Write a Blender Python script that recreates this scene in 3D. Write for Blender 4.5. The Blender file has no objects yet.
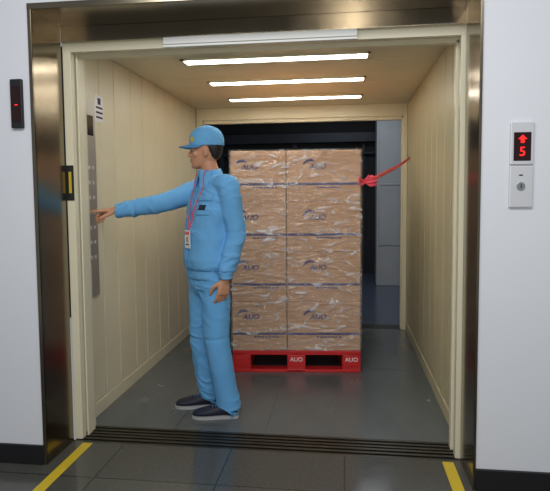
import bpy, bmesh, math, random
from mathutils import Vector, Matrix, noise
from mathutils.bvhtree import BVHTree
random.seed(4)
scene = bpy.context.scene
COL = scene.collection
V = Vector

# ------------------------------------------------------------ materials
def s2l(c):
    return tuple(((x/255)/12.92 if x/255 <= .04045 else ((x/255+.055)/1.055)**2.4) for x in c)

def mat(name, rgb, rough=.5, metal=0, var=0.0, vscale=6, bump=0, bscale=40, emit=0, stretch=(1,1,1), rvar=0.0, spec=.5):
    m = bpy.data.materials.new(name); m.use_nodes = True
    nt = m.node_tree; b = nt.nodes['Principled BSDF']
    col = (*s2l(rgb), 1)
    b.inputs['Base Color'].default_value = col
    b.inputs['Roughness'].default_value = rough
    b.inputs['Metallic'].default_value = metal
    b.inputs['Specular IOR Level'].default_value = spec
    tc = nt.nodes.new('ShaderNodeTexCoord'); mp = nt.nodes.new('ShaderNodeMapping')
    mp.inputs['Scale'].default_value = stretch
    nt.links.new(tc.outputs['Object'], mp.inputs['Vector'])
    n = nt.nodes.new('ShaderNodeTexNoise'); n.inputs['Scale'].default_value = vscale; n.inputs['Detail'].default_value = 5
    nt.links.new(mp.outputs[0], n.inputs['Vector'])
    if var > 0:
        r = nt.nodes.new('ShaderNodeMixRGB'); r.blend_type = 'MIX'
        r.inputs[1].default_value = tuple(min(1, c*(1-var)) for c in col[:3])+(1,)
        r.inputs[2].default_value = tuple(min(1, c*(1+var)) for c in col[:3])+(1,)
        nt.links.new(n.outputs['Fac'], r.inputs[0]); nt.links.new(r.outputs[0], b.inputs['Base Color'])
    if rvar > 0:
        mr = nt.nodes.new('ShaderNodeMapRange')
        mr.inputs['To Min'].default_value = max(.02, rough-rvar); mr.inputs['To Max'].default_value = rough+rvar
        nt.links.new(n.outputs['Fac'], mr.inputs['Value']); nt.links.new(mr.outputs[0], b.inputs['Roughness'])
    if bump > 0:
        n2 = nt.nodes.new('ShaderNodeTexNoise'); n2.inputs['Scale'].default_value = bscale; n2.inputs['Detail'].default_value = 4
        nt.links.new(mp.outputs[0], n2.inputs['Vector'])
        bp = nt.nodes.new('ShaderNodeBump'); bp.inputs['Strength'].default_value = bump; bp.inputs['Distance'].default_value = .01
        nt.links.new(n2.outputs['Fac'], bp.inputs['Height']); nt.links.new(bp.outputs[0], b.inputs['Normal'])
    if emit > 0:
        b.inputs['Emission Color'].default_value = col; b.inputs['Emission Strength'].default_value = emit
    return m

M = {}
M['plaster'] = mat('white_plaster', (222,224,228), .7, var=.04, vscale=2, bump=.05, bscale=120)
M['steel'] = mat('mirror_steel', (134,124,106), .2, 1, var=.15, vscale=3, stretch=(1,1,.15), rvar=.07)
M['steel_light'] = mat('brushed_steel', (190,192,195), .3, 1, var=.08, vscale=30, stretch=(1,1,.1))
M['plate'] = mat('satin_plate', (215,216,218), .45, .35, var=.05)
M['strip'] = mat('pale_strip', (232,232,226), .4, 0, var=.03)
M['panel'] = mat('dull_steel_panel', (168,166,158), .4, .55, var=.08, vscale=30, stretch=(1,1,.1))
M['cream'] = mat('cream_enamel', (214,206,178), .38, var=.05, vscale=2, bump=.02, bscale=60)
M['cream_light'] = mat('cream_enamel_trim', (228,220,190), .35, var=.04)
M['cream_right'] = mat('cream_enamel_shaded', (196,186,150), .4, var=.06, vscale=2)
M['groove'] = mat('groove_dark', (70,62,46), .8)
M['ceil'] = mat('cream_ceiling', (216,209,184), .45, var=.04)
M['floorc'] = mat('steel_floor_plate', (99,104,105), .24, .25, var=.22, vscale=5, bump=.08, bscale=90, rvar=.1, stretch=(1,.4,1))
M['black'] = mat('black_rubber', (24,24,26), .5, var=.1)
M['darksteel'] = mat('dark_worn_metal', (74,70,62), .35, .8, var=.2, vscale=20)
M['alum'] = mat('aluminium', (88,84,76), .35, .9, var=.15, vscale=15, stretch=(.2,1,1))
M['yellow'] = mat('yellow_tape', (206,178,40), .5, var=.1, vscale=15)
M['red'] = mat('red_plastic', (205,38,40), .38, var=.08, vscale=8)
M['blueprint'] = mat('blue_ink', (56,54,128), .6, var=.1, vscale=60)
M['white'] = mat('white_plastic', (238,238,236), .45, var=.03)
M['tape'] = mat('packing_tape', (202,152,112), .2, var=.05)
M['darkwall'] = mat('dark_wall', (34,36,42), .6, var=.2, vscale=3)
M['slat'] = mat('dark_slat', (52,58,68), .4, .3, var=.2, vscale=5)
M['grey'] = mat('grey_paint', (172,176,180), .45, var=.08)
M['rearfloor'] = mat('rear_floor', (78,88,108), .22, var=.15, vscale=6)
M['jacket'] = mat('blue_workwear', (106,172,222), .85, var=.06, vscale=14, bump=.12, bscale=60)
M['trouser'] = mat('blue_workwear_trousers', (100,167,218), .85, var=.07, vscale=12, bump=.12, bscale=50, stretch=(1,1,.5))
M['seam'] = mat('dark_blue_seam', (74,136,190), .8, var=.1)
M['navy'] = mat('navy_print', (26,34,60), .7, var=.1)
M['skin'] = mat('skin', (200,144,110), .5, var=.05, vscale=30, bump=.03, bscale=200)
M['hair'] = mat('black_hair', (20,17,16), .45, var=.3, vscale=120, bump=.4, bscale=150)
M['shoe'] = mat('navy_shoe', (24,28,48), .6, var=.15, vscale=60)
M['sole'] = mat('white_sole', (170,170,168), .6, var=.05)
M['lip'] = mat('lip', (164,94,82), .5, var=.05)
M['eyewhite'] = mat('eye_white', (232,228,222), .3, var=.02)
M['iris'] = mat('dark_iris', (26,18,14), .2, var=.02)
M['pink'] = mat('pink_red_strap', (238,84,104), .4, var=.12, vscale=40)
M['lanyard'] = mat('lanyard', (214,92,112), .6, var=.1, vscale=60)
M['ledred'] = mat('led_red', (235,30,25), .4, emit=1.3)
M['display'] = mat('display_glass', (38,12,14), .15, var=.1)
M['tube'] = mat('fluorescent_diffuser', (255,250,238), .5, emit=19)
M['cap'] = mat('blue_cap', (104,170,218), .8, var=.06, vscale=20, bump=.15, bscale=80)
M['carton'] = mat('corrugated_board', (212,162,118), .6, var=.07, vscale=5, bump=.05, bscale=30)

def tiles(name, c1, c2, mortar, w, rough):
    m = mat(name, c1, rough, rvar=.08, vscale=12); nt = m.node_tree; b = nt.nodes['Principled BSDF']
    tc = nt.nodes.new('ShaderNodeTexCoord')
    br = nt.nodes.new('ShaderNodeTexBrick'); br.offset = 0
    br.inputs['Color1'].default_value = (*s2l(c1),1); br.inputs['Color2'].default_value = (*s2l(c2),1)
    br.inputs['Mortar'].default_value = (*s2l(mortar),1); br.inputs['Scale'].default_value = 1
    br.inputs['Brick Width'].default_value = w; br.inputs['Row Height'].default_value = w
    br.inputs['Mortar Size'].default_value = .004
    n = nt.nodes.new('ShaderNodeTexNoise'); n.inputs['Scale'].default_value = 60; n.inputs['Detail'].default_value = 6
    mx = nt.nodes.new('ShaderNodeMixRGB'); mx.blend_type = 'OVERLAY'; mx.inputs[0].default_value = .35
    nt.links.new(tc.outputs['Object'], br.inputs['Vector']); nt.links.new(tc.outputs['Object'], n.inputs['Vector'])
    nt.links.new(br.outputs[0], mx.inputs[1]); nt.links.new(n.outputs['Fac'], mx.inputs[2])
    nt.links.new(mx.outputs[0], b.inputs['Base Color'])
    return m
M['tile'] = tiles('landing_tile', (78,78,72), (71,71,67), (46,46,44), .6, .16)

def film():
    m = bpy.data.materials.new('stretch_film'); m.use_nodes = True; nt = m.node_tree
    for n in list(nt.nodes): nt.nodes.remove(n)
    out = nt.nodes.new('ShaderNodeOutputMaterial')
    tr = nt.nodes.new('ShaderNodeBsdfTransparent'); tr.inputs[0].default_value = (.98,.98,.98,1)
    gl = nt.nodes.new('ShaderNodeBsdfGlossy'); gl.inputs['Roughness'].default_value = .2
    df = nt.nodes.new('ShaderNodeBsdfDiffuse'); df.inputs[0].default_value = (.95,.95,1,1)
    tc = nt.nodes.new('ShaderNodeTexCoord'); mp = nt.nodes.new('ShaderNodeMapping')
    mp.inputs['Scale'].default_value = (1.3,1.3,4.0); mp.inputs['Rotation'].default_value = (0,.2,0)
    nt.links.new(tc.outputs['Object'], mp.inputs[0])
    n = nt.nodes.new('ShaderNodeTexNoise'); n.inputs['Scale'].default_value = 4.5; n.inputs['Detail'].default_value = 7; n.inputs['Distortion'].default_value = 1.6
    nt.links.new(mp.outputs[0], n.inputs['Vector'])
    bp = nt.nodes.new('ShaderNodeBump'); bp.inputs['Strength'].default_value = 1; bp.inputs['Distance'].default_value = .07
    nt.links.new(n.outputs['Fac'], bp.inputs['Height'])
    nt.links.new(bp.outputs[0], gl.inputs['Normal'])
    r = nt.nodes.new('ShaderNodeMapRange'); r.inputs['From Min'].default_value = .54; r.inputs['From Max'].default_value = .72  # white streak mask: whitish wrinkled plastic plus painted glare highlights
    r.inputs['To Min'].default_value = .03; r.inputs['To Max'].default_value = .62
    nt.links.new(n.outputs['Fac'], r.inputs['Value'])
    m1 = nt.nodes.new('ShaderNodeMixShader'); m1.inputs[0].default_value = .26
    m2 = nt.nodes.new('ShaderNodeMixShader')
    nt.links.new(tr.outputs[0], m1.inputs[1]); nt.links.new(gl.outputs[0], m1.inputs[2])
    nt.links.new(r.outputs[0], m2.inputs[0]); nt.links.new(m1.outputs[0], m2.inputs[1]); nt.links.new(df.outputs[0], m2.inputs[2])
    nt.links.new(m2.outputs[0], out.inputs[0])
    return m
M['film'] = film()

# ------------------------------------------------------------ helpers
def setmeta(o, label=None, cat=None, kind=None, group=None):
    if label: o["label"] = label
    if cat: o["category"] = cat
    if kind: o["kind"] = kind
    if group: o["group"] = group

def mk(name, src, mt, parent=None, smooth=False, loc=(0,0,0), **kw):
    if isinstance(src, bmesh.types.BMesh):
        me = bpy.data.meshes.new(name); src.normal_update(); src.to_mesh(me); src.free()
    else: me = src
    mts = mt if isinstance(mt, (list,tuple)) else [mt]
    me.materials.clear()
    for x in mts: me.materials.append(M[x])
    if smooth:
        for p in me.polygons: p.use_smooth = True
    o = bpy.data.objects.new(name, me); COL.objects.link(o); o.location = loc
    if parent is not None:
        o.parent = parent
        if kw.pop('world', True): o.matrix_parent_inverse = Matrix.Translation(-parent.location)
    else: kw.pop('world', None)
    setmeta(o, **kw)
    return o

def empty(name, loc, **kw):
    o = bpy.data.objects.new(name, None); o.empty_display_size = .1; COL.objects.link(o); o.location = loc
    setmeta(o, **kw); return o

def addbox(bm, x0,x1,y0,y1,z0,z1, bev=0, mi=0):
    r = bmesh.ops.create_cube(bm, size=1)
    vs = r['verts']
    for v in vs:
        v.co = V(((x0+x1)/2+v.co.x*(x1-x0), (y0+y1)/2+v.co.y*(y1-y0), (z0+z1)/2+v.co.z*(z1-z0)))
    fs = set(f for v in vs for f in v.link_faces)
    for f in fs: f.material_index = mi
    if bev > 0:
        es = set(e for v in vs for e in v.link_edges)
        bmesh.ops.bevel(bm, geom=list(es), offset=bev, segments=2, affect='EDGES', profile=.5)

def boxes(name, lst, mt, bev=0, **kw):
    bm = bmesh.new()
    for b in lst:
        addbox(bm, *b[:6], bev=bev, mi=(b[6] if len(b) > 6 else 0))
    return mk(name, bm, mt, **kw)

def loft(bm, rings):
    rv = [[bm.verts.new(p) for p in r] for r in rings]
    n = len(rv[0])
    for a, b in zip(rv, rv[1:]):
        for i in range(n):
            bm.faces.new((a[i], a[(i+1)%n], b[(i+1)%n], b[i]))
    bm.faces.new(rv[0][::-1]); bm.faces.new(rv[-1])

def ering(c, ux, uy, rx, ry, n=28, p=2.0):
    out = []
    for i in range(n):
        t = 2*math.pi*i/n; ct, st = math.cos(t), math.sin(t)
        a = math.copysign(abs(ct)**(2/p), ct); b = math.copysign(abs(st)**(2/p), st)
        out.append(c + ux*(rx*a) + uy*(ry*b))
    return out

def cr(pts, t):
    n = len(pts)-1; i = min(int(t*n), n-1); u = t*n-i
    p0 = pts[max(i-1,0)]; p1 = pts[i]; p2 = pts[i+1]; p3 = pts[min(i+2,n)]
    return .5*((2*p1)+(p2-p0)*u+(2*p0-5*p1+4*p2-p3)*u*u+(3*p1-p0-3*p2+p3)*u*u*u)

def limb(bm, pts, radii, steps=24, n=20, cap=True, flat=1.0, ref=None):
    pts = [V(p) for p in pts]; rad = [V((r,0,0)) for r in radii]
    P = [cr(pts, i/steps) for i in range(steps+1)]; R = [max(.0005, cr(rad, i/steps).x) for i in range(steps+1)]
    rings = []
    ref = V(ref) if ref else V((.123,.321,.94))
    def frame(i):
        T = (P[min(i+1,steps)]-P[max(i-1,0)]).normalized()
        rr = ref if abs(T.dot(ref.normalized())) < .93 else V((.9,.3,.1))
        a = T.cross(rr).normalized(); b = a.cross(T).normalized()
        return T, a, b
    if cap:
        T,a,b = frame(0)
        for k in (1,.8,.4):
            rings.append(ering(P[0]-T*R[0]*k, a, b, R[0]*math.sqrt(max(.02,1-k*k)), R[0]*flat*math.sqrt(max(.02,1-k*k)), n))
    for i in range(steps+1):
        T,a,b = frame(i)
        rings.append(ering(P[i], a, b, R[i], R[i]*flat, n))
    if cap:
        T,a,b = frame(steps)
        for k in (.4,.8,1):
            rings.append(ering(P[-1]+T*R[-1]*k, a, b, R[-1]*math.sqrt(max(.02,1-k*k)), R[-1]*flat*math.sqrt(max(.02,1-k*k)), n))
    loft(bm, rings)

def ellipsoid(bm, c, ax, r):
    res = bmesh.ops.create_uvsphere(bm, u_segments=18, v_segments=12, radius=1)
    c = V(c)
    for v in res['verts']:
        p = v.co.copy(); v.co = c + ax[0]*(p.x*r[0]) + ax[1]*(p.y*r[1]) + ax[2]*(p.z*r[2])

def remesh(bm, voxel, smooth=6, fac=.5):
    bmesh.ops.recalc_face_normals(bm, faces=bm.faces)
    me = bpy.data.meshes.new('tmp'); bm.to_mesh(me); bm.free()
    o = bpy.data.objects.new('tmp', me); COL.objects.link(o)
    md = o.modifiers.new('r','REMESH'); md.mode = 'VOXEL'; md.voxel_size = voxel
    if smooth:
        sm = o.modifiers.new('s','SMOOTH'); sm.factor = fac; sm.iterations = smooth
    dg = bpy.context.evaluated_depsgraph_get(); dg.update()
    out = bpy.data.meshes.new_from_object(o.evaluated_get(dg))
    bpy.data.objects.remove(o)
    return out

def wrinkle(me, amp, fr, zs=1.0, fn=None):
    nr = [v.normal.copy() for v in me.vertices]
    for v, n in zip(me.vertices, nr):
        p = V((v.co.x*fr, v.co.y*fr, v.co.z*fr*zs))
        w = noise.noise(p) 
        q = noise.noise(p*2.3+V((7,3,1)))
        r = (1-abs(w)*2.2)*.6 + q*.5 - .3
        a = amp*(fn(v.co) if fn else 1)
        v.co += n*a*r
    me.update()

def folds(me, amp, weight):
    nr = [v.normal.copy() for v in me.vertices]
    for v, n in zip(me.vertices, nr):
        c = v.co
        wv = noise.noise_vector(c*5.0)*.12
        k, dirz = weight(c)
        if dirz >= 0:
            p = V(((c.x+wv.x)*7, (c.y+wv.y)*7, (c.z+wv.z+(c.x-c.y)*dirz)*17))
        else:
            p = V(((c.x+wv.x)*18, (c.y+wv.y)*10, (c.z+wv.z)*7))
        r = (1-min(1, abs(noise.noise(p))*3.0))**1.6
        g = max(0, min(1, .5+1.6*noise.noise(c*4.0+V((3,9,2)))))
        v.co += n*amp*k*(r-.2)*g
    me.update()

def text_mesh(s, size, ext=.0006, shear=0, bold=0):
    cu = bpy.data.curves.new('t','FONT'); cu.body = s; cu.size = size; cu.extrude = ext; cu.shear = shear; cu.offset = bold
    cu.align_x = 'CENTER'; cu.align_y = 'CENTER'
    o = bpy.data.objects.new('t', cu); COL.objects.link(o)
    dg = bpy.context.evaluated_depsgraph_get(); dg.update()
    me = bpy.data.meshes.new_from_object(o.evaluated_get(dg)); bpy.data.objects.remove(o)
    me.transform(Matrix.Rotation(math.pi/2, 4, 'X'))
    return me

def cyl(bm, c, axis, r, h, n=24, r2=None):
    axis = V(axis).normalized(); a = axis.orthogonal().normalized(); b = axis.cross(a)
    c = V(c); r2 = r if r2 is None else r2
    loft(bm, [ering(c, a, b, r, r, n), ering(c+axis*h, a, b, r2, r2, n)])

# ------------------------------------------------------------ SETTING
XL, XR = -1.52, .61       # cabin walls
Y0, Y1 = 2.97, 5.5
ZC = 2.25
JL, JR = -1.50, .588      # landing opening
ZJ = 2.26                 # opening head
YW = 2.5
S = dict(kind='structure')
boxes('wall_front', [(-3.2,JL,YW,2.76,0,3.0),(JR,2.4,YW,2.76,0,3.0),(JL,JR,YW,2.76,ZJ,3.0)], 'plaster', label='white painted landing wall around the lift opening', **S)
boxes('trim_1', [(JL-.002,JL+.006,YW-.006,2.765,0,ZJ),(JL-.012,JL+.006,YW-.01,YW,0,ZJ+.02)], 'steel', label='polished stainless steel door jamb', bev=.001, **S)
boxes('trim_2', [(JR-.006,JR+.002,YW-.006,2.765,0,ZJ),(JR-.006,JR+.006,YW-.01,YW,0,ZJ+.02)], 'steel', label='polished stainless steel door jamb', bev=.001, **S)
boxes('trim_3', [(JL+.006,JR-.006,YW-.006,2.765,ZJ-.008,ZJ),(JL-.012,JR+.006,YW-.012,YW,ZJ-.008,ZJ+.02),(JL+.006,JR-.006,2.768,2.778,2.172,ZJ)], 'steel', label='polished stainless steel door head lining', bev=.001, **S)
boxes('baseboard_left', [(-3.2,JL-.012,YW-.015,YW,0,.10)], 'black', bev=.003, label='black skirting along the landing wall', **S)
boxes('baseboard_right', [(JR+.006,2.4,YW-.015,YW,0,.10)], 'black', bev=.003, label='black skirting along the landing wall', **S)
boxes('floor', [(-3.2,2.4,-1.5,2.76,-.1,0)], 'tile', label='dark glossy grey tiled landing floor', **S)

def sill(name, y0, y1, ng, label):
    lst = [(JL,JR,y0,y1,-.06,-.018,1)]
    w = (y1-y0)/(2*ng+1)
    for k in range(ng+1):
        lst.append((JL,JR,y0+2*k*w,y0+(2*k+1)*w,-.018,0,0))
    boxes(name, lst, ['alum','black'], label=label, **S)
sill('trim_4', 2.76, 2.86, 2, 'grooved aluminium landing door sill')
sill('trim_5', 2.875, 2.97, 2, 'grooved aluminium lift car sill')
boxes('trim_6', [(JL,JR,2.86,2.875,-.1,-.05)], 'black', label='dark gap between the two door sills', **S)

pl = [(XL-.04,XR+.04,Y0,Y1,-.08,-.004,1)]
xs = [XL, -.98, -.45, .08, XR]
for a, b in zip(xs, xs[1:]):
    for c, d in ((Y0, 4.2),(4.2,Y1)):
        pl.append((a+.003,b-.003,c+.002,d-.002,-.004,0,0))
boxes('floor.001', pl, ['floorc','black'], label='worn grey steel plate floor of the lift car', **S)

def cabin_wall(name, x, side, mt):
    bm = bmesh.new()
    def bx(a, b, *r, **k): addbox(bm, min(a,b), max(a,b), *r, **k)
    bx(x+side*.012, x+side*.05, Y0, Y1, 0, ZC+.05, mi=1)
    y = Y0+.004; k = 0
    while y < Y1-.02:
        w = .29 if k % 2 == 0 else .22
        y2 = min(y+w, Y1-.004)
        bx(x, x+side*.013, y, y2-.006, .09, ZC, bev=.003)
        for z in (.16,.22,.95,1.02,1.98,2.05):
            bx(x-side*.0008, x+side*.002, y2-.05, y2-.04, z, z+.03, mi=1)
        y = y2; k += 1
    bx(x-side*.006, x+side*.013, Y0, Y1, 0, .085, bev=.003)
    return mk(name, bm, [mt,'groove'], label='cream enamelled steel lift car wall with vertical panel seams', **S)
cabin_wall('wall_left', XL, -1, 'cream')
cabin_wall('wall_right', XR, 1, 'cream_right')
cl = [(XL-.05,XR+.05,2.86,Y1,ZC+.012,ZC+.06,1)]
ys = [2.86,3.42,3.72,4.12,4.42,4.86,5.16,5.5]
for a, b in zip(ys, ys[1:]):
    cl.append((XL,XR,a+.002,b-.002,ZC,ZC+.013,0))
boxes('ceiling', cl, ['ceil','groove'], label='cream metal lift car ceiling', **S)
for i, y in enumerate((3.57,4.27,5.01)):
    e = empty('ceiling_lamp', (-.455,y,ZC), label='long slim fluorescent lamp set in the cream lift ceiling', cat='ceiling lamp', group='fluorescent lamps in the lift ceiling')
    boxes('lamp_housing', [(-1.07,.16,y-.062,y-.044,ZC-.012,ZC),(-1.07,.16,y+.044,y+.062,ZC-.012,ZC),(-1.07,-1.052,y-.062,y+.062,ZC-.012,ZC),(.142,.16,y-.062,y+.062,ZC-.012,ZC)], 'cream_light', parent=e)
    boxes('lamp_diffuser', [(-1.05,.14,y-.044,y+.044,ZC-.014,ZC-.001)], 'tube', parent=e, bev=.003)

boxes('door_1', [(JL+.0,-1.455,2.79,2.835,0,2.13)], 'cream_light', bev=.003, label='edge of the open cream landing door', **S)
boxes('door_2', [(JL-.01,-1.447,2.885,2.93,0,2.13),(-1.452,-1.444,2.84,2.885,0,2.13,1)], ['cream_light','steel_light'], bev=.002, label='edge of the open cream lift car door', **S)
boxes('door_3', [(.562,JR,2.79,2.835,0,2.13)], 'cream_light', bev=.003, label='edge of the open cream landing door', **S)
boxes('door_4', [(.556,JR+.01,2.885,2.93,0,2.13)], 'cream_light', bev=.003, label='edge of the open cream lift car door', **S)
boxes('trim_7', [(XL-.05,-1.46,2.93,Y0,0,ZC)], 'cream', bev=.002, label='cream front return post of the lift car', **S)
boxes('trim_8', [(.572,XR+.05,2.93,Y0,0,ZC)], 'cream', bev=.002, label='cream front return post of the lift car', **S)
boxes('trim_9', [(JL,JR,2.79,2.83,2.125,2.172),(JL,JR,2.885,2.93,2.115,ZC),(JL,JR,2.83,2.885,2.15,2.172,1),(JL,JR,2.78,2.86,2.172,2.3,1)], ['cream_light','groove'], bev=.002, label='cream door header across the lift opening', **S)
boxes('trim_10', [(-.93,.06,2.756,2.768,2.135,2.170),(-.93,.06,2.756,2.77,2.120,2.132,1),(-.90,-.82,2.768,2.79,2.12,2.165,1),(-.05,.03,2.768,2.79,2.12,2.165,1)], ['strip','darksteel'], bev=.002, label='bright metal strip fixed to the door header', **S)

boxes('trim_11', [(XL,-1.455,Y1,Y1+.10,0,ZC),(-1.455,-1.44,Y1+.02,Y1+.08,0,2.11,1)], ['cream_light','groove'], bev=.003, label='cream post of the rear lift doorway', **S)
boxes('trim_12', [(.57,XR,Y1,Y1+.10,0,ZC),(.555,.57,Y1+.02,Y1+.08,0,2.11,1)], ['cream_light','groove'], bev=.003, label='cream post of the rear lift doorway', **S)
boxes('trim_13', [(-1.455,.57,Y1,Y1+.10,2.13,ZC),(-1.44,.555,Y1+.02,Y1+.08,2.095,2.13,1)], ['cream_light','groove'], bev=.003, label='cream header of the rear lift doorway', **S)
boxes('trim_14', [(XL,XR,Y1,Y1+.2,-.08,-.002)], 'alum', label='metal sill of the rear doorway', **S)
boxes('trim_15', [(XL-.3,XL,Y1+.02,Y1+.3,0,2.6),(XR,XR+.3,Y1+.02,Y1+.3,0,2.6),(XL,XR,Y1+.12,Y1+.3,2.2,2.6)], 'darksteel', label='dark steel surround beyond the rear doorway', **S)
boxes('floor.002', [(-3,3,Y1+.2,9.6,-.1,-.002)], 'rearfloor', label='dark shiny floor of the room beyond', **S)
boxes('wall_back', [(-3,3,9.5,9.6,0,3)], 'darkwall', label='dark wall of the room beyond', **S)
boxes('wall_left.001', [(-3.1,-3,5.7,9.6,0,3)], 'darkwall', label='dark side wall of the room beyond', **S)
boxes('wall_right.001', [(3,3.1,5.7,9.6,0,3)], 'darkwall', label='dark side wall of the room beyond', **S)
boxes('ceiling.001', [(-3,3,5.8,9.6,3,3.1)], 'darkwall', label='dark ceiling of the room beyond', **S)
boxes('trim_16', [(-2.9,2.9,9.3,9.5,2.25,2.42),(-2.9,2.9,9.38,9.5,2.05,2.1)], 'slat', bev=.01, label='dark beam running along the far wall', **S)
boxes('trim_17', [(-.9,-.82,9.44,9.5,0,2.25),(-2.2,-2.12,9.44,9.5,0,2.25),(.30,.34,9.44,9.5,0,2.25)], 'slat', bev=.005, label='dark posts on the far wall', **S)
boxes('trim_18', [(.5,.88,8.2,8.6,.60,2.7,0),(.5,.88,8.2,8.6,0,.59,1),(.52,.86,8.19,8.2,1.5,1.52,1),(.47,.5,8.19,8.6,0,2.7,1)], ['grey','slat'], bev=.004, label='grey painted pillar with a dark base', **S)

# ------------------------------------------------------------ fittings
boxes('floor_marking', [(-1.43,-1.375,1.9,2.745,0,.002)], 'yellow', label='yellow line taped on the floor towards the steel jamb', cat='floor marking')
boxes('floor_marking.001', [(.49,.545,1.9,2.745,0,.002)], 'yellow', label='yellow line taped on the floor near the call panel side', cat='floor marking')

yf = YW
e = empty('floor_indicator', (.76,yf,1.5), label='silver hall indicator with red arrow and digit on black window', cat='lift indicator')
boxes('face_plate', [(.713,.812,yf-.014,yf,1.478,1.662)], 'plate', parent=e, bev=.004)
boxes('display_window', [(.727,.799,yf-.0165,yf-.012,1.495,1.618)], 'display', parent=e, bev=.001)
bm = bmesh.new()
vs = [(-.008,-.016),(.008,-.016),(.008,.0),(.019,.0),(0,.019),(-.019,.0),(-.008,.0)]
a = [bm.verts.new((.763+x, yf-.019, 1.588+z)) for x,z in vs]; f = bm.faces.new(a)
r = bmesh.ops.extrude_face_region(bm, geom=[f])
for g in r['geom']:
    if isinstance(g, bmesh.types.BMVert): g.co.y += .0025
mk('up_arrow', bm, 'ledred', parent=e)
me = text_mesh('5', .056, .001, 0, .0005); me.transform(Matrix.Translation((.763, yf-.018, 1.533)))
mk('digit', me, 'ledred', parent=e)
e = empty('key_switch_panel', (.76,yf,1.38), label='small silver panel with a round key switch', cat='key switch')
boxes('face_plate', [(.713,.812,yf-.014,yf,1.292,1.474)], 'plate', parent=e, bev=.004)
bm = bmesh.new(); cyl(bm, (.76,yf-.014,1.385), (0,-1,0), .019, .006, 28, .017)
mk('lock_cylinder', bm, 'steel_light', parent=e)
boxes('keyhole', [(.758,.762,yf-.0215,yf-.019,1.376,1.394)], 'black', parent=e)
boxes('marking_line', [(.752,.768,yf-.0145,yf-.0135,1.43,1.436)], 'black', parent=e)

e = empty('wall_display', (-1.6,yf,1.8), label='black rectangular display unit on the white wall', cat='wall display')
boxes('display_housing', [(-1.61,-1.55,yf-.02,yf,1.69,1.925)], 'black', parent=e, bev=.004)
boxes('display_window', [(-1.603,-1.557,yf-.022,yf-.019,1.72,1.89)], 'display', parent=e)
boxes('led_segment', [(-1.585,-1.57,yf-.0235,yf-.0215,1.798,1.803)], 'ledred', parent=e)

e = empty('warning_label', (-1.478,2.79,1.42), label='black and yellow warning label on the landing door edge', cat='warning label')
boxes('label_base', [(-1.497,-1.457,2.786,2.7905,1.335,1.525)], 'black', parent=e)
boxes('label_print', [(-1.484,-1.469,2.7845,2.7862,1.375,1.49)], 'yellow', parent=e)
x = XL
e = empty('car_operating_panel', (XL,3.11,.75), label='tall narrow stainless steel lift button panel', cat='lift control panel')
boxes('panel_plate', [(x,x+.012,3.03,3.17,.75,1.94)], 'panel', parent=e, bev=.002)
boxes('floor_display', [(x+.011,x+.014,3.06,3.14,1.72,1.84)], 'display', parent=e)
for k in range(7):
    for yy in (3.075,3.125):
        bm = bmesh.new(); cyl(bm, (x+.011,yy,1.0+k*.09-.01), (1,0,0), .012, .004, 20, .011)
        mk('push_button', bm, 'plate', parent=e)
e = empty('notice_plate', (XL,3.24,1.9), label='small metal notice plate with dark print on cream wall', cat='notice')
boxes('plate', [(XL,XL+.004,3.19,3.31,1.82,1.98)], 'plate', parent=e)
for z0_, z1_, ya, yb in ((1.84,1.852,3.205,3.295),(1.87,1.882,3.205,3.295),(1.90,1.912,3.205,3.295),(1.925,1.965,3.23,3.27)):
    boxes('printed_line', [(XL+.004,XL+.0048,ya,yb,z0_,z1_)], 'navy', parent=e)

# ------------------------------------------------------------ PALLET + CARTONS
ROT = math.radians(5)
ORG = V((-.855, 4.02, 0))
RM = Matrix.Translation(ORG) @ Matrix.Rotation(ROT, 4, 'Z')
PW, PD, PH = .98, 1.02, .17
pal = empty('pallet', ORG, label='red plastic pallet under the wrapped cartons', cat='pallet'); pal.rotation_euler = (0,0,ROT)
def pc(name, lst, mt, bev=0):
    return boxes(name, lst, mt, bev=bev, parent=pal, world=False)
deck = [(0,PW,.0,.09,.135,PH),(0,PW,PD-.09,PD,.135,PH)]
y = .105
while y < PD-.12:
    deck.append((0,PW,y,y+.085,.145,PH)); y += .1
deck += [(0,.09,0,PD,.13,.15),(PW-.09,PW,0,PD,.13,.15),(PW/2-.05,PW/2+.05,0,PD,.13,.15)]
pc('deck', deck, 'red', .004)
for i, x0 in enumerate((0,PW/2-.07,PW-.14)):
    for j, y0 in enumerate((0,PD/2-.07,PD-.14)):
        pc('foot_block', [(x0,x0+.14,y0,y0+.14,.024,.135),(x0+.02,x0+.12,y0-.002,y0+.005,.045,.115)], 'red', .005)
    pc('skid', [(x0+.0,x0+.14,0,PD,0,.026)], 'red', .004)
pc('front_skid', [(.14,PW-.14,0,.1,0,.02)], 'red', .003)
for xx in (PW/2, PW-.07):
    me = text_mesh('AUO', .045, .001, 0, .0); me.transform(Matrix.Translation((xx, -.003, .1)))
    mk('printed_mark', me, 'white', parent=pal, world=False)

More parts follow.
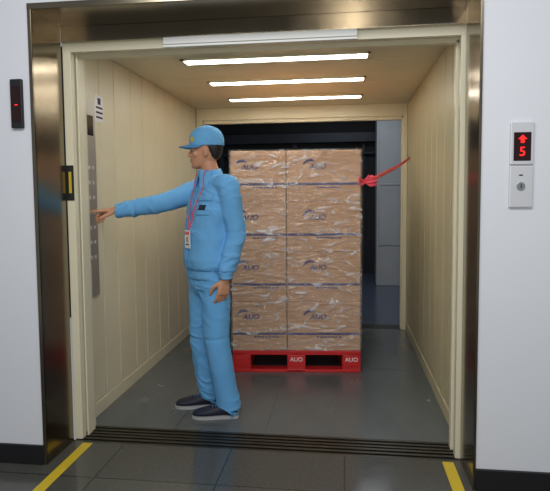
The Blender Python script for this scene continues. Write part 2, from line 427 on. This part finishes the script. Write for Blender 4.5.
CH = .38
def make_carton(w, d, logo_x):
    bm = bmesh.new(); addbox(bm, -w/2, w/2, 0, d, 0, CH-.001, bev=.006)
    body = mk('carton', bm, 'carton')
    parts = []
    def part(name, src, mt):
        o = mk(name, src, mt, parent=body, world=False); parts.append(o); return o
    bm = bmesh.new()
    addbox(bm, -w/2+.004, w/2-.004, -.0012, .0005, .120, .138)
    part('printed_stripe', bm, 'blueprint')
    bm = bmesh.new()
    k = -w/2+.40*w
    for j in range(7):
        addbox(bm, k+j*.028, k+j*.028+.02, -.0012, .0005, .098, .110)
    part('printed_text_line', bm, 'blueprint')
    bm = bmesh.new(); N = 16; up=[]; lo=[]
    for i in range(N+1):
        t = math.pi*(.98 - .8*i/N)
        up.append(bm.verts.new((logo_x-.055+.05*math.cos(t), -.0015, .262+.055*math.sin(t))))
        wd = .018*math.sin(math.pi*i/N)+.001
        lo.append(bm.verts.new((logo_x-.055+(.05-wd)*math.cos(t), -.0015, .259+(.055-wd)*math.sin(t))))
    for i in range(N): bm.faces.new((up[i],up[i+1],lo[i+1],lo[i]))
    part('printed_emblem', bm, 'blueprint')
    me = text_mesh('AUO', .056, .0005, .2, .0015); me.transform(Matrix.Translation((logo_x+.005, -.0012, .258)))
    part('printed_logo', me, 'blueprint')
    bm = bmesh.new()
    addbox(bm, -.028, .028, 0, d, CH-.0015, CH-.0004); addbox(bm, -.028, .028, -.0006, .0006, CH-.05, CH-.0004)
    part('packing_tape', bm, 'tape')
    return body, parts
WL, WR, D = .415, .552, .50
protoL = make_carton(WL, D, -.07); protoR = make_carton(WR, D, -.05)
def place(proto, x, y, z, rz, label):
    body, parts = proto
    b = body.copy(); COL.objects.link(b)
    b.location = RM @ V((x,y,z)); b.rotation_euler = (0,0,ROT+rz)
    setmeta(b, label=label, cat='cardboard box', group='brown cartons stacked on the red pallet')
    for p in parts:
        q = p.copy(); q.parent = b; COL.objects.link(q)
for lev in range(4):
    z = PH+CH*lev+.0005
    lv = ['bottom','second','third','top'][lev]
    for row in range(2):
        y = .004+row*(D+.006)
        where = 'facing the doorway' if row == 0 else 'behind the outer cartons'
        place(protoL, WL/2+.002, y+random.uniform(0,.004), z, 0, f'narrow brown carton with blue print, {lv} layer, {where}')
        place(protoR, WL+.01+WR/2, y+random.uniform(0,.004), z, 0, f'wide brown carton with blue print, {lv} layer, {where}')
for body, parts in (protoL, protoR):
    for p in parts: bpy.data.objects.remove(p)
    bpy.data.objects.remove(body)

bm = bmesh.new()
x0,x1,y0,y1,z0,z1 = -.007,.986,-.006,1.018,.172,1.699
def side_pts():
    pts=[]; n=40
    for i in range(n): pts.append((x0+(x1-x0)*i/n, y0))
    for i in range(n): pts.append((x1, y0+(y1-y0)*i/n))
    for i in range(n): pts.append((x1-(x1-x0)*i/n, y1))
    for i in range(n): pts.append((x0, y1-(y1-y0)*i/n))
    return pts
sp = side_pts(); NZ = 60; cx, cy = (x0+x1)/2, (y0+y1)/2
rows=[]
for k in range(NZ+1):
    z = z0+(z1-z0)*k/NZ; row=[]
    for (x,y) in sp:
        dd = V((x-cx,y-cy,0)).normalized()
        a = .0025*(1+noise.noise(V((x*6,y*6,z*16))))
        row.append(bm.verts.new((x+dd.x*a, y+dd.y*a, z)))
    rows.append(row)
n = len(sp)
for a,b in zip(rows, rows[1:]):
    for i in range(n): bm.faces.new((a[i],a[(i+1)%n],b[(i+1)%n],b[i]))
fw = mk('stretch_film', bm, 'film', smooth=True, label='clear glossy stretch film wrapped around the stacked cartons', cat='plastic wrap')
fw.location = ORG; fw.rotation_euler = (0,0,ROT)

e = empty('red_strap', (.15,4.1,1.45), label='pink-red plastic strap tied from carton stack to wall', cat='strap')
bm = bmesh.new()
limb(bm, [(.14,4.09,1.455),(.24,4.3,1.49),(.36,4.65,1.55),(.49,5.0,1.62),(.607,5.28,1.70)], [.012,.015,.016,.014,.010], 30, 12, flat=.3, ref=(.8,-.4,.1))
mk('strap_band', bm, 'pink', parent=e, smooth=True)
bm = bmesh.new()
for s, pts in enumerate([[(.14,4.09,1.455),(.175,4.05,1.49),(.225,4.06,1.475),(.15,4.09,1.45)],[(.14,4.09,1.455),(.105,4.03,1.47),(.115,4.035,1.43),(.15,4.09,1.45)],
        [(.14,4.09,1.455),(.18,4.05,1.425),(.23,4.08,1.435),(.16,4.09,1.455)],[(.14,4.09,1.45),(.19,4.05,1.445),(.23,4.05,1.455)]]):
    limb(bm, pts, [.011]*len(pts), 20, 8, flat=.4, ref=(.8,-.4,.1))
mk('strap_knot', bm, 'pink', parent=e, smooth=True)
bm = bmesh.new(); cyl(bm, (XR,5.28,1.70), (-1,0,0), .012, .012, 16)
mk('strap_hook', bm, 'steel_light', parent=e)

# ------------------------------------------------------------ PERSON
Z = V((0,0,1))
F = V((-.75,-.66,0)).normalized(); L = V((.66,-.75,0)).normalized()
per = empty('person', (-.84,3.25,0), label='person in light blue workwear and cap pressing a lift button', cat='person')
def tc(z):
    tab = [(0.7,-.84,3.27),(.95,-.842,3.27),(1.2,-.828,3.27),(1.35,-.81,3.27),(1.42,-.80,3.268),(1.5,-.81,3.263)]
    for a,b in zip(tab, tab[1:]):
        if z <= b[0]:
            t = max(0,(z-a[0])/(b[0]-a[0])); return V((a[1]+(b[1]-a[1])*t, a[2]+(b[2]-a[2])*t, z))
    return V((*tab[-1][1:], z))
def torso(bm, rows, d=0, p=2.4):
    loft(bm, [ering(tc(z)+F*fo, L, F, w-d, h-d, 36, p) for z,w,h,fo in rows])
jrows = [(.845,.155,.11,0),(.86,.166,.120,0),(.905,.166,.120,0),(.925,.176,.130,.003),(.97,.180,.134,.005),(1.05,.176,.129,.005),(1.15,.177,.126,.005),
         (1.25,.186,.125,.003),(1.33,.192,.119,0),(1.39,.184,.104,-.002),(1.43,.152,.086,-.005),(1.465,.10,.075,-.005),(1.485,.07,.066,0)]
LS, LE, LW = V((-.683,3.135,1.405)), V((-.643,3.165,1.125)), V((-.703,3.118,.865))
RS, RE, RW = V((-.925,3.405,1.40)), V((-1.145,3.27,1.315)), V((-1.365,3.12,1.272))
LH, LK, LA = V((-.785,3.205,.86)), V((-.772,3.185,.48)), V((-.712,3.19,.085))
RH, RK, RA = V((-.895,3.335,.86)), V((-.905,3.325,.48)), V((-.868,3.345,.085))

HF = V((-.985,-.17,-.02)).normalized(); HL = Z.cross(HF).normalized(); HZ = HF.cross(HL).normalized()
HC = V((-.842,3.252,1.522))
def hp(f,l,z): return HC + HF*f + HL*l + HZ*z
hrows = [(-.002,.068,.035,.012),(.004,.078,.015,.026),(.016,.084,-.012,.040),(.034,.084,-.045,.050),(.055,.086,-.074,.058),(.080,.083,-.087,.065),
         (.110,.079,-.096,.070),(.137,.084,-.101,.073),(.165,.080,-.103,.075),(.195,.062,-.093,.067),(.215,.038,-.070,.05),(.230,.0,-.032,.022)]
def ringhead(z,f,b,w,n=36,p=2.15): return ering(hp((f+b)/2,0,z), HF, HL, (f-b)/2, w, n, p)

def hand(bm, wrist, d, pn, th, curls, plen=.088, fl=(.072,.080,.074,.058), spread=.03):
    d = d.normalized(); th = (th - d*th.dot(d)).normalized(); pn = d.cross(th).normalized()*(1 if d.cross(th).dot(pn) > 0 else -1)
    rr = []
    for t,w,h in ((-.05,.026,.020),(0,.027,.019),(.02,.031,.017),(.05,.039,.016),(.075,.041,.014),(.088,.039,.011)):
        rr.append(ering(wrist+d*t, th, pn, w, h, 24, 2.6))
    loft(bm, rr)
    for i in range(4):
        off = .0295-.0197*i
        root = wrist+d*(plen-.012-(.006 if i==3 else 0)-(0.003 if i==0 else 0))+th*off
        dd = (d + th*spread*(1.5-i)).normalized()
        seglen = [fl[i]*.46+.012, fl[i]*.30, fl[i]*.24]
        pts = [root]; ang = 0
        for k in range(3):
            ang += curls[i][k]
            q = dd*math.cos(ang)+pn*math.sin(ang)
            pts.append(pts[-1]+q*seglen[k])
        limb(bm, pts, [.0098,.0092,.0082,.0068], 18, 12)
    tr = wrist+d*.018+th*.022+pn*.006
    p1 = tr+(d*.55+th*.62+pn*.35).normalized()*.042
    p2 = p1+(d*.85+th*.25+pn*.40).normalized()*.032
    p3 = p2+(d*.95+th*.0+pn*.35).normalized()*.024
    limb(bm, [tr,p1,p2,p3], [.015,.0125,.0105,.0085], 18, 12)

bm = bmesh.new()
torso(bm, [r for r in jrows if r[0] > .85], .022)
loft(bm, [ering(tc(z), L, F, w, h, 30) for z,w,h in ((.76,.10,.08),(.82,.145,.10),(.9,.145,.10),(.95,.14,.10))])
limb(bm, [tc(1.42)+Z*0, V((-.812,3.262,1.49)), V((-.832,3.256,1.56)), V((-.838,3.254,1.60))], [.062,.054,.053,.052], 16, 24)
loft(bm, [ringhead(*r) for r in hrows])
limb(bm, [hp(.080,0,.122), hp(.088,0,.105), hp(.098,0,.086), hp(.099,0,.079)], [.007,.0075,.010,.010], 14, 14)
for s in (1,-1):
    ellipsoid(bm, hp(.088,s*.012,.077), (HF,HL,HZ), (.010,.008,.008))
    ellipsoid(bm, hp(-.006,s*.076,.100), ((HF*.9+HL*.35*s*-1).normalized(),HL,HZ), (.018,.008,.032))
    ellipsoid(bm, hp(-.004,s*.074,.078), (HF,HL,HZ), (.010,.007,.012))
    limb(bm, [hp(.083,s*.012,.131),hp(.078,s*.03,.134),hp(.062,s*.05,.130)], [.006,.007,.005], 10, 10)
    ellipsoid(bm, hp(.056,s*.043,.085), (HF,HL,HZ), (.020,.018,.02))
limb(bm, [hp(.078,-.022,.052),hp(.089,0,.0555),hp(.078,.022,.052)], [.003,.0062,.003], 14, 10)
limb(bm, [hp(.076,-.019,.043),hp(.087,0,.0425),hp(.076,.019,.043)], [.003,.0068,.003], 14, 10)
ellipsoid(bm, hp(.072,0,.014), (HF,HL,HZ), (.016,.02,.014))
limb(bm, [LS-L*.05, LS, (LS+LE)/2, LE, (LE+LW)/2, LW+V((0,0,-.01))], [.05,.050,.044,.038,.036,.026], 30, 20)
limb(bm, [RS+L*.05, RS, (RS+RE)/2, RE, (RE+RW)/2, RW], [.05,.050,.044,.038,.036,.026], 30, 20)
limb(bm, [LH, (LH+LK)/2, LK, (LK+LA)/2+V((.01,0,.05)), LA], [.076,.066,.052,.05,.036], 30, 20)
limb(bm, [RH, (RH+RK)/2, RK, (RK+RA)/2+V((.01,0,.05)), RA], [.076,.066,.052,.05,.036], 30, 20)
LFD = V((-.985,-.17,0)).normalized(); RFD = V((-.975,-.2,0)).normalized()
for A, fd in ((LA,LFD),(RA,RFD)):
    limb(bm, [A+fd*.0+V((0,0,-.03)), A+fd*.05+V((0,0,-.05)), A+fd*.13+V((0,0,-.058))], [.028,.022,.014], 14, 16)
hd = V((-.93,-.36,.0)).normalized()
hand(bm, RW, hd, -Z, V((.36,-.93,0)), [(.05,.1,.08),(.75,.9,.5),(.95,1.0,.6),(1.0,1.0,.6)])
hand(bm, LW+V((0,0,-.01)), V((-.16,-.04,-1)), -L, F, [(.25,.35,.2),(.3,.4,.25),(.35,.45,.3),(.4,.5,.3)])
bme = remesh(bm, .0042, 3, .5)
body = mk('body', bme, 'skin', parent=per, smooth=True)

for s in (1,-1):
    bm = bmesh.new()
    ellipsoid(bm, hp(.0625,s*.031,.111), (HF,HL,HZ), (.0125,.0135,.0072))
    nf = len(bm.faces)
    q = bmesh.ops.create_uvsphere(bm, u_segments=14, v_segments=10, radius=1)
    for v in q['verts']:
        p = v.co.copy(); v.co = hp(.0715+p.x*.0042, s*.031+p.y*.0058, .111+p.z*.0058)
    bm.faces.ensure_lookup_table()
    for f in bm.faces[nf:]: f.material_index = 1
    mk('eye', bm, ['eyewhite','iris'], parent=body, smooth=True)
    bm = bmesh.new()
    limb(bm, [hp(.088,s*.014,.131),hp(.084,s*.031,.136),hp(.069,s*.05,.131)], [.003,.0036,.0015], 12, 8)
    mk('eyebrow', bm, 'hair', parent=body, smooth=True)
bm = bmesh.new()
limb(bm, [hp(.081,-.019,.0525),hp(.0925,0,.055),hp(.081,.019,.0525)], [.0015,.004,.0015], 14, 10)
limb(bm, [hp(.079,-.017,.0435),hp(.0905,0,.0425),hp(.079,.017,.0435)], [.0015,.0045,.0015], 14, 10)
mk('lips', bm, 'lip', parent=body, smooth=True)
bm = bmesh.new()
loft(bm, [ringhead(*r) for r in [(.052,-.035,-.078,.035),(.066,-.02,-.092,.056),(.09,-.004,-.101,.068),(.115,.01,-.106,.074),(.14,.035,-.108,.077),(.17,.055,-.108,.078),(.20,.05,-.10,.073)]])
hm = remesh(bm, .005, 2)
wrinkle(hm, .002, 90)
mk('hair', hm, 'hair', parent=per, smooth=True)
bm = bmesh.new()
loft(bm, [ringhead(*r, p=2.05) for r in [(.134,.094,-.115,.084),(.150,.096,-.117,.086),(.175,.096,-.116,.087),(.20,.091,-.111,.084),(.222,.077,-.099,.076),(.242,.054,-.078,.060),(.255,.02,-.045,.034),(.259,-.005,-.02,.01)]])
cm = remesh(bm, .004, 3)
wrinkle(cm, .0018, 30)
cap = mk('cap', cm, 'cap', parent=per, smooth=True)
bm = bmesh.new(); grid=[]
for lay in (0,1):
    g=[]
    for i in range(9):
        row=[]
        for j in range(17):
            a = (j/16-.5)*math.pi*.92; rr = i/8
            f0, w0 = -.01+.100*math.cos(a), .078*math.sin(a)
            f1, w1 = .01+.150*math.cos(a)**.8, .080*math.sin(a)
            f = f0+(f1-f0)*rr; w = w0+(w1-w0)*rr
            z = .146 - .010*rr - 2.0*w*w*(.4+.6*rr) - .004*lay
            row.append(bm.verts.new(hp(f,w,z)))
        g.append(row)
    grid.append(g)
for lay in (0,1):
    for i in range(8):
        for j in range(16):
            q = (grid[lay][i][j],grid[lay][i][j+1],grid[lay][i+1][j+1],grid[lay][i+1][j])
            bm.faces.new(q if lay==0 else q[::-1])
for j in range(16):
    for i in (0,8): bm.faces.new((grid[0][i][j],grid[0][i][j+1],grid[1][i][j+1],grid[1][i][j]))
for i in range(8):
    for j in (0,16): bm.faces.new((grid[0][i][j],grid[0][i+1][j],grid[1][i+1][j],grid[1][i][j]))
bmesh.ops.recalc_face_normals(bm, faces=bm.faces)
mk('cap_brim', bm, 'seam', parent=cap, smooth=True)
cbv = BVHTree.FromPolygons([v.co.copy() for v in cm.vertices], [tuple(p.vertices) for p in cm.polygons])
def patch_on(bvh, origin_fn, dirv, nu, nv, off):
    bm = bmesh.new(); g=[]
    for i in range(nu+1):
        row=[]
        for j in range(nv+1):
            p = origin_fn(i/nu, j/nv)
            h = bvh.ray_cast(p - dirv*.3, dirv)
            q = h[0] if h[0] is not None else p
            row.append(bm.verts.new(q - dirv*off))
        g.append(row)
    for i in range(nu):
        for j in range(nv): bm.faces.new((g[i][j],g[i+1][j],g[i+1][j+1],g[i][j+1]))
    r = bmesh.ops.extrude_face_region(bm, geom=bm.faces[:])
    for x in r['geom']:
        if isinstance(x, bmesh.types.BMVert): x.co += dirv*(off+.001)
    bmesh.ops.recalc_face_normals(bm, faces=bm.faces)
    return bm
dv = -(HF*.8+HL*.6).normalized(); su = Z.cross(-dv).normalized()
mk('cap_emblem', patch_on(cbv, lambda u,v: hp(.0,.0,.158)+su*(-.013+.026*u)+HZ*(.030*v), dv, 8, 8, .002), 'yellow', parent=cap)
bm = bmesh.new(); ellipsoid(bm, hp(-.012,0,.260), (HF,HL,HZ), (.008,.008,.004)); mk('cap_button', bm, 'cap', parent=cap, smooth=True)

bm = bmesh.new()
torso(bm, jrows)
limb(bm, [LS-L*.07, LS, (LS+LE)/2, LE, (LE+LW)/2, LW+V((.004,0,.035))], [.068,.069,.065,.059,.054,.045], 34, 28)
limb(bm, [LW+V((.004,0,.04)), LW+V((0,0,.0))], [.042,.040], 4, 28, cap=False)
limb(bm, [RS+L*.08, RS, (RS+RE)/2-Z*.008, RE-Z*.006, (RE+RW)/2-Z*.004, RW-hd*.03], [.068,.069,.065,.058,.053,.044], 34, 28)
limb(bm, [RW-hd*.035, RW+hd*.008], [.042,.040], 4, 28, cap=False)
jm = remesh(bm, .0058, 5)
def jw(co):
    onarm = co.x < -1.02
    d = (co-V((tc(co.z).x,tc(co.z).y,co.z)))
    k = 1.0
    if co.z < .915 and d.length < .19: k = .15
    elif .915 < co.z < 1.06: k = 1.3
    return k, (-1 if onarm else .35)
wrinkle(jm, .005, 8, .8)
folds(jm, .010, jw)
jacket = mk('jacket', jm, 'jacket', parent=per, smooth=True)
jb = BVHTree.FromPolygons([v.co.copy() for v in jm.vertices], [tuple(p.vertices) for p in jm.polygons])
def onj(l, z, off=.003, dirv=None):
    p = tc(z)+L*l; dirv = dirv or -F
    h = jb.ray_cast(p-dirv*.3, dirv)
    return (h[0] if h[0] is not None else p)-dirv*off
bm = bmesh.new(); N=40
nc0, nc1 = V((-.810,3.264,1.462)), V((-.822,3.259,1.512))
prof = [(0,.074),(.45,.071),(1,.066),(1.0,.060),(.5,.062),(0,.064)]
cols=[]
for i in range(N+1):
    a = math.pi*(-1+2*i/N)*.93 + math.pi
    dd = F*math.cos(a)+L*math.sin(a)
    cols.append([bm.verts.new(nc0.lerp(nc1,t)+dd*(r+.004)+V((0,0,.012*t*-math.cos(a)))) for t,r in prof])
for i in range(N):
    for k in range(len(prof)):
        k2=(k+1)%len(prof)
        bm.faces.new((cols[i][k],cols[i+1][k],cols[i+1][k2],cols[i][k2]))
bm.faces.new(cols[0]); bm.faces.new(cols[-1][::-1])
bmesh.ops.recalc_face_normals(bm, faces=bm.faces)
mk('collar', bm, 'jacket', parent=jacket, smooth=True)
for s in (1,-1):
    bm = bmesh.new()
    a = nc1+F*.07+L*s*.008; b = nc1+L*s*.072+F*.02; c = onj(s*.085,1.41,.006); d = onj(s*.03,1.395,.008)
    vs = [bm.verts.new(p) for p in (a,b,c,d)]; bm.faces.new(vs)
    vs2 = [bm.verts.new(p-F*.004+Z*-.003) for p in (a,b,c,d)]; bm.faces.new(vs2[::-1])
    for i in range(4): bm.faces.new((vs[i],vs[(i+1)%4],vs2[(i+1)%4],vs2[i]))
    bmesh.ops.recalc_face_normals(bm, faces=bm.faces)
    mk('collar_flap', bm, 'jacket', parent=jacket)
bm = bmesh.new()
limb(bm, [onj(.004,z,.001) for z in [1.44-.04*i for i in range(15)]], [.0032]*15, 50, 8)
mk('zip_fastener', bm, 'seam', parent=jacket, smooth=True)
mk('chest_pocket', patch_on(jb, lambda u,v: tc(1.24+.11*v)+L*(.055+.095*u), -F, 12, 12, .003), 'jacket', parent=jacket, smooth=True)
mk('pocket_flap', patch_on(jb, lambda u,v: tc(1.325+.035*v)+L*(.05+.105*u), -F, 12, 5, .007), 'jacket', parent=jacket, smooth=True)
mk('chest_emblem', patch_on(jb, lambda u,v: tc(1.272+.03*v)+L*(.075+.055*u), -F, 8, 5, .005), 'navy', parent=jacket)
bm = bmesh.new()
ring = []
for i in range(49):
    a = 2*math.pi*i/48; dd = (F*math.cos(a)+L*math.sin(a)); p = tc(.912)+dd*.3
    h = jb.ray_cast(p, -dd, .25); q = h[0] if h[0] is not None else tc(.912)+dd*.15
    ring.append(q+dd*.0005)
limb(bm, ring, [.003]*49, 120, 8, cap=False)
mk('waistband_seam', bm, 'seam', parent=jacket, smooth=True)

bm = bmesh.new()
loft(bm, [ering(tc(z)+F*-.004, L, F, w, h, 32, 2.3) for z,w,h in ((.755,.10,.085),(.79,.148,.106),(.84,.158,.112),(.895,.153,.108))])
limb(bm, [LH+Z*-.0, (LH+LK)/2, LK, (LK+LA)/2, LA+V((.003,0,.0)), LA+V((0,0,-.03))], [.090,.085,.077,.073,.070,.071], 40, 28, cap=False)
limb(bm, [RH+Z*-.0, (RH+RK)/2, RK, (RK+RA)/2, RA+V((.003,0,.0)), RA+V((0,0,-.03))], [.090,.085,.077,.073,.070,.071], 40, 28, cap=False)
tm = remesh(bm, .0058, 5)
def tw(co):
    k = .6
    if co.z < .24: k = 1.2
    if .42 < co.z < .56: k = 1.0
    if co.z > .74: k = .9
    return k, .6
wrinkle(tm, .006, 8, .4)
folds(tm, .0095, tw)
mk('trousers', tm, 'trouser', parent=per, smooth=True)

bm = bmesh.new()
for s in (1,-1):
    pts = [nc1+L*s*.066+F*.0+Z*-.01, nc1+L*s*.05+F*.058-Z*.012]+[onj(s*l,z,.005) for l,z in ((.058,1.40),(.045,1.33),(.030,1.26),(.016,1.2),(.004,1.155))]
    limb(bm, pts, [.006]*len(pts), 40, 8, flat=.5)
lany = mk('lanyard', bm, 'lanyard', parent=per, smooth=True)
bp = max([onj(l,z,.0) for l in (-.03,0,.03) for z in (1.06,1.1,1.14)], key=lambda p: p.dot(F)).dot(F)
c0 = tc(1.095); c0 = c0+F*(bp-c0.dot(F)+.006)
def bq(name, l0,l1,z0,z1,o0,o1,mt,parent):
    bm = bmesh.new(); addbox(bm, l0,l1,o0,o1,z0,z1, bev=.0008)
    for v in bm.verts: v.co = V((c0.x,c0.y,1.095))+L*v.co.x+F*v.co.y+Z*v.co.z
    bmesh.ops.recalc_face_normals(bm, faces=bm.faces)
    return mk(name, bm, mt, parent=parent)
badge = bq('id_badge', -.035,.035,-.055,.055,0,.004,'white',per)
bq('badge_header', -.029,.029,.026,.046,.004,.005,'pink',badge)
bq('badge_photo', -.013,.013,-.018,.014,.004,.005,'skin',badge)
bq('badge_print', -.022,.022,-.036,-.028,.004,.005,'navy',badge)

def shoe(heel, fd):
    sd = Z.cross(fd)
    rows = [(0,.026,.06,.0),(.012,.037,.088,0),(.04,.041,.098,0),(.075,.041,.096,0),(.11,.043,.088,0),(.15,.048,.074,0),(.20,.051,.060,0),(.24,.046,.052,0),(.265,.034,.044,0),(.278,.018,.034,0)]
    bm = bmesh.new(); R=[]
    for s,w,h,_ in rows:
        pts=[]; n=20
        for i in range(n):
            t = 2*math.pi*i/n; cx_ = math.copysign(abs(math.cos(t))**.8, math.cos(t))*w; sz = math.sin(t)
            z = .012+(h-.012)*(.5+.5*math.copysign(abs(sz)**.8, sz))
            pts.append(V(heel)+fd*s+sd*cx_*(1-.25*max(0,sz))+Z*z)
        R.append(pts)
    loft(bm, R); bmesh.ops.recalc_face_normals(bm, faces=bm.faces)
    up = mk('shoe', bm, 'shoe', parent=per, smooth=True)
    bm = bmesh.new()
    outl = [(s-(.003 if s < .01 else 0)+(.003 if s > .27 else 0), w+.003) for s,w,h,_ in rows]
    full = [(s,w) for s,w in outl]+[(s,-w) for s,w in outl[::-1]]
    a = [bm.verts.new(V(heel)+fd*s+sd*w) for s,w in full]; b = [bm.verts.new(V(heel)+fd*s+sd*w+Z*.018) for s,w in full]
    bm.faces.new(a[::-1]); bm.faces.new(b)
    for i in range(len(a)): bm.faces.new((a[i],a[(i+1)%len(a)],b[(i+1)%len(a)],b[i]))
    bmesh.ops.recalc_face_normals(bm, faces=bm.faces)
    mk('shoe_sole', bm, 'sole', parent=up)
    for s,h in ((.115,.088),(.135,.081),(.155,.074)):
        bm = bmesh.new()
        limb(bm, [V(heel)+fd*s-sd*.022+Z*(h-.008), V(heel)+fd*s+Z*(h+.0), V(heel)+fd*s+sd*.022+Z*(h-.008)], [.003]*3, 8, 8)
        mk('shoe_lace', bm, 'seam', parent=up, smooth=True)
shoe((LA.x+.062, LA.y+.01, 0), LFD)
shoe((RA.x+.062, RA.y+.01, 0), RFD)

# ------------------------------------------------------------ LIGHTS
w = bpy.data.worlds.new('world'); scene.world = w; w.use_nodes = True
bg = w.node_tree.nodes['Background']; bg.inputs[0].default_value = (.88,.93,1,1); bg.inputs[1].default_value = .30
def area(name, loc, rot, sx, sy, power, col=(1,1,1)):
    l = bpy.data.lights.new(name, 'AREA'); l.shape = 'RECTANGLE'; l.size = sx; l.size_y = sy; l.energy = power; l.color = col
    o = bpy.data.objects.new(name, l); COL.objects.link(o); o.location = loc; o.rotation_euler = rot; return o
area('landing_light', (-.3,.6,2.9), (math.radians(25),0,0), 2.4, .5, 48, (.97,.98,1))
area('rear_fill', (0,7.2,2.95), (0,0,0), 1.2, .3, 17, (.85,.92,1))  # unseen fill added to brighten the room beyond the rear doorway
p = bpy.data.lights.new('camera_flash', 'POINT'); p.energy = 44; p.shadow_soft_size = .03; p.color = (1,.98,.95)
po = bpy.data.objects.new('camera_flash', p); COL.objects.link(po); po.location = (.06,-.02,1.43)

# ------------------------------------------------------------ CAMERA
psi, th = math.radians(7.35), math.radians(3.9)
fw_ = V((-math.sin(psi)*math.cos(th), math.cos(psi)*math.cos(th), -math.sin(th)))
rt = V((math.cos(psi), math.sin(psi), 0)); up = rt.cross(fw_)
rl = math.radians(-.45)
rt, up = rt*math.cos(rl)+up*math.sin(rl), up*math.cos(rl)-rt*math.sin(rl)
cam = bpy.data.cameras.new('camera'); cam.sensor_width = 36; cam.sensor_fit = 'HORIZONTAL'; cam.lens = 542/550*36; cam.clip_start = .05
cam.shift_y = -.0225
co = bpy.data.objects.new('camera', cam); COL.objects.link(co)
co.matrix_world = Matrix((( rt.x, up.x, -fw_.x, 0),(rt.y, up.y, -fw_.y, 0),(rt.z, up.z, -fw_.z, 1.35),(0,0,0,1)))
scene.camera = co
scene.view_settings.view_transform = 'Standard'
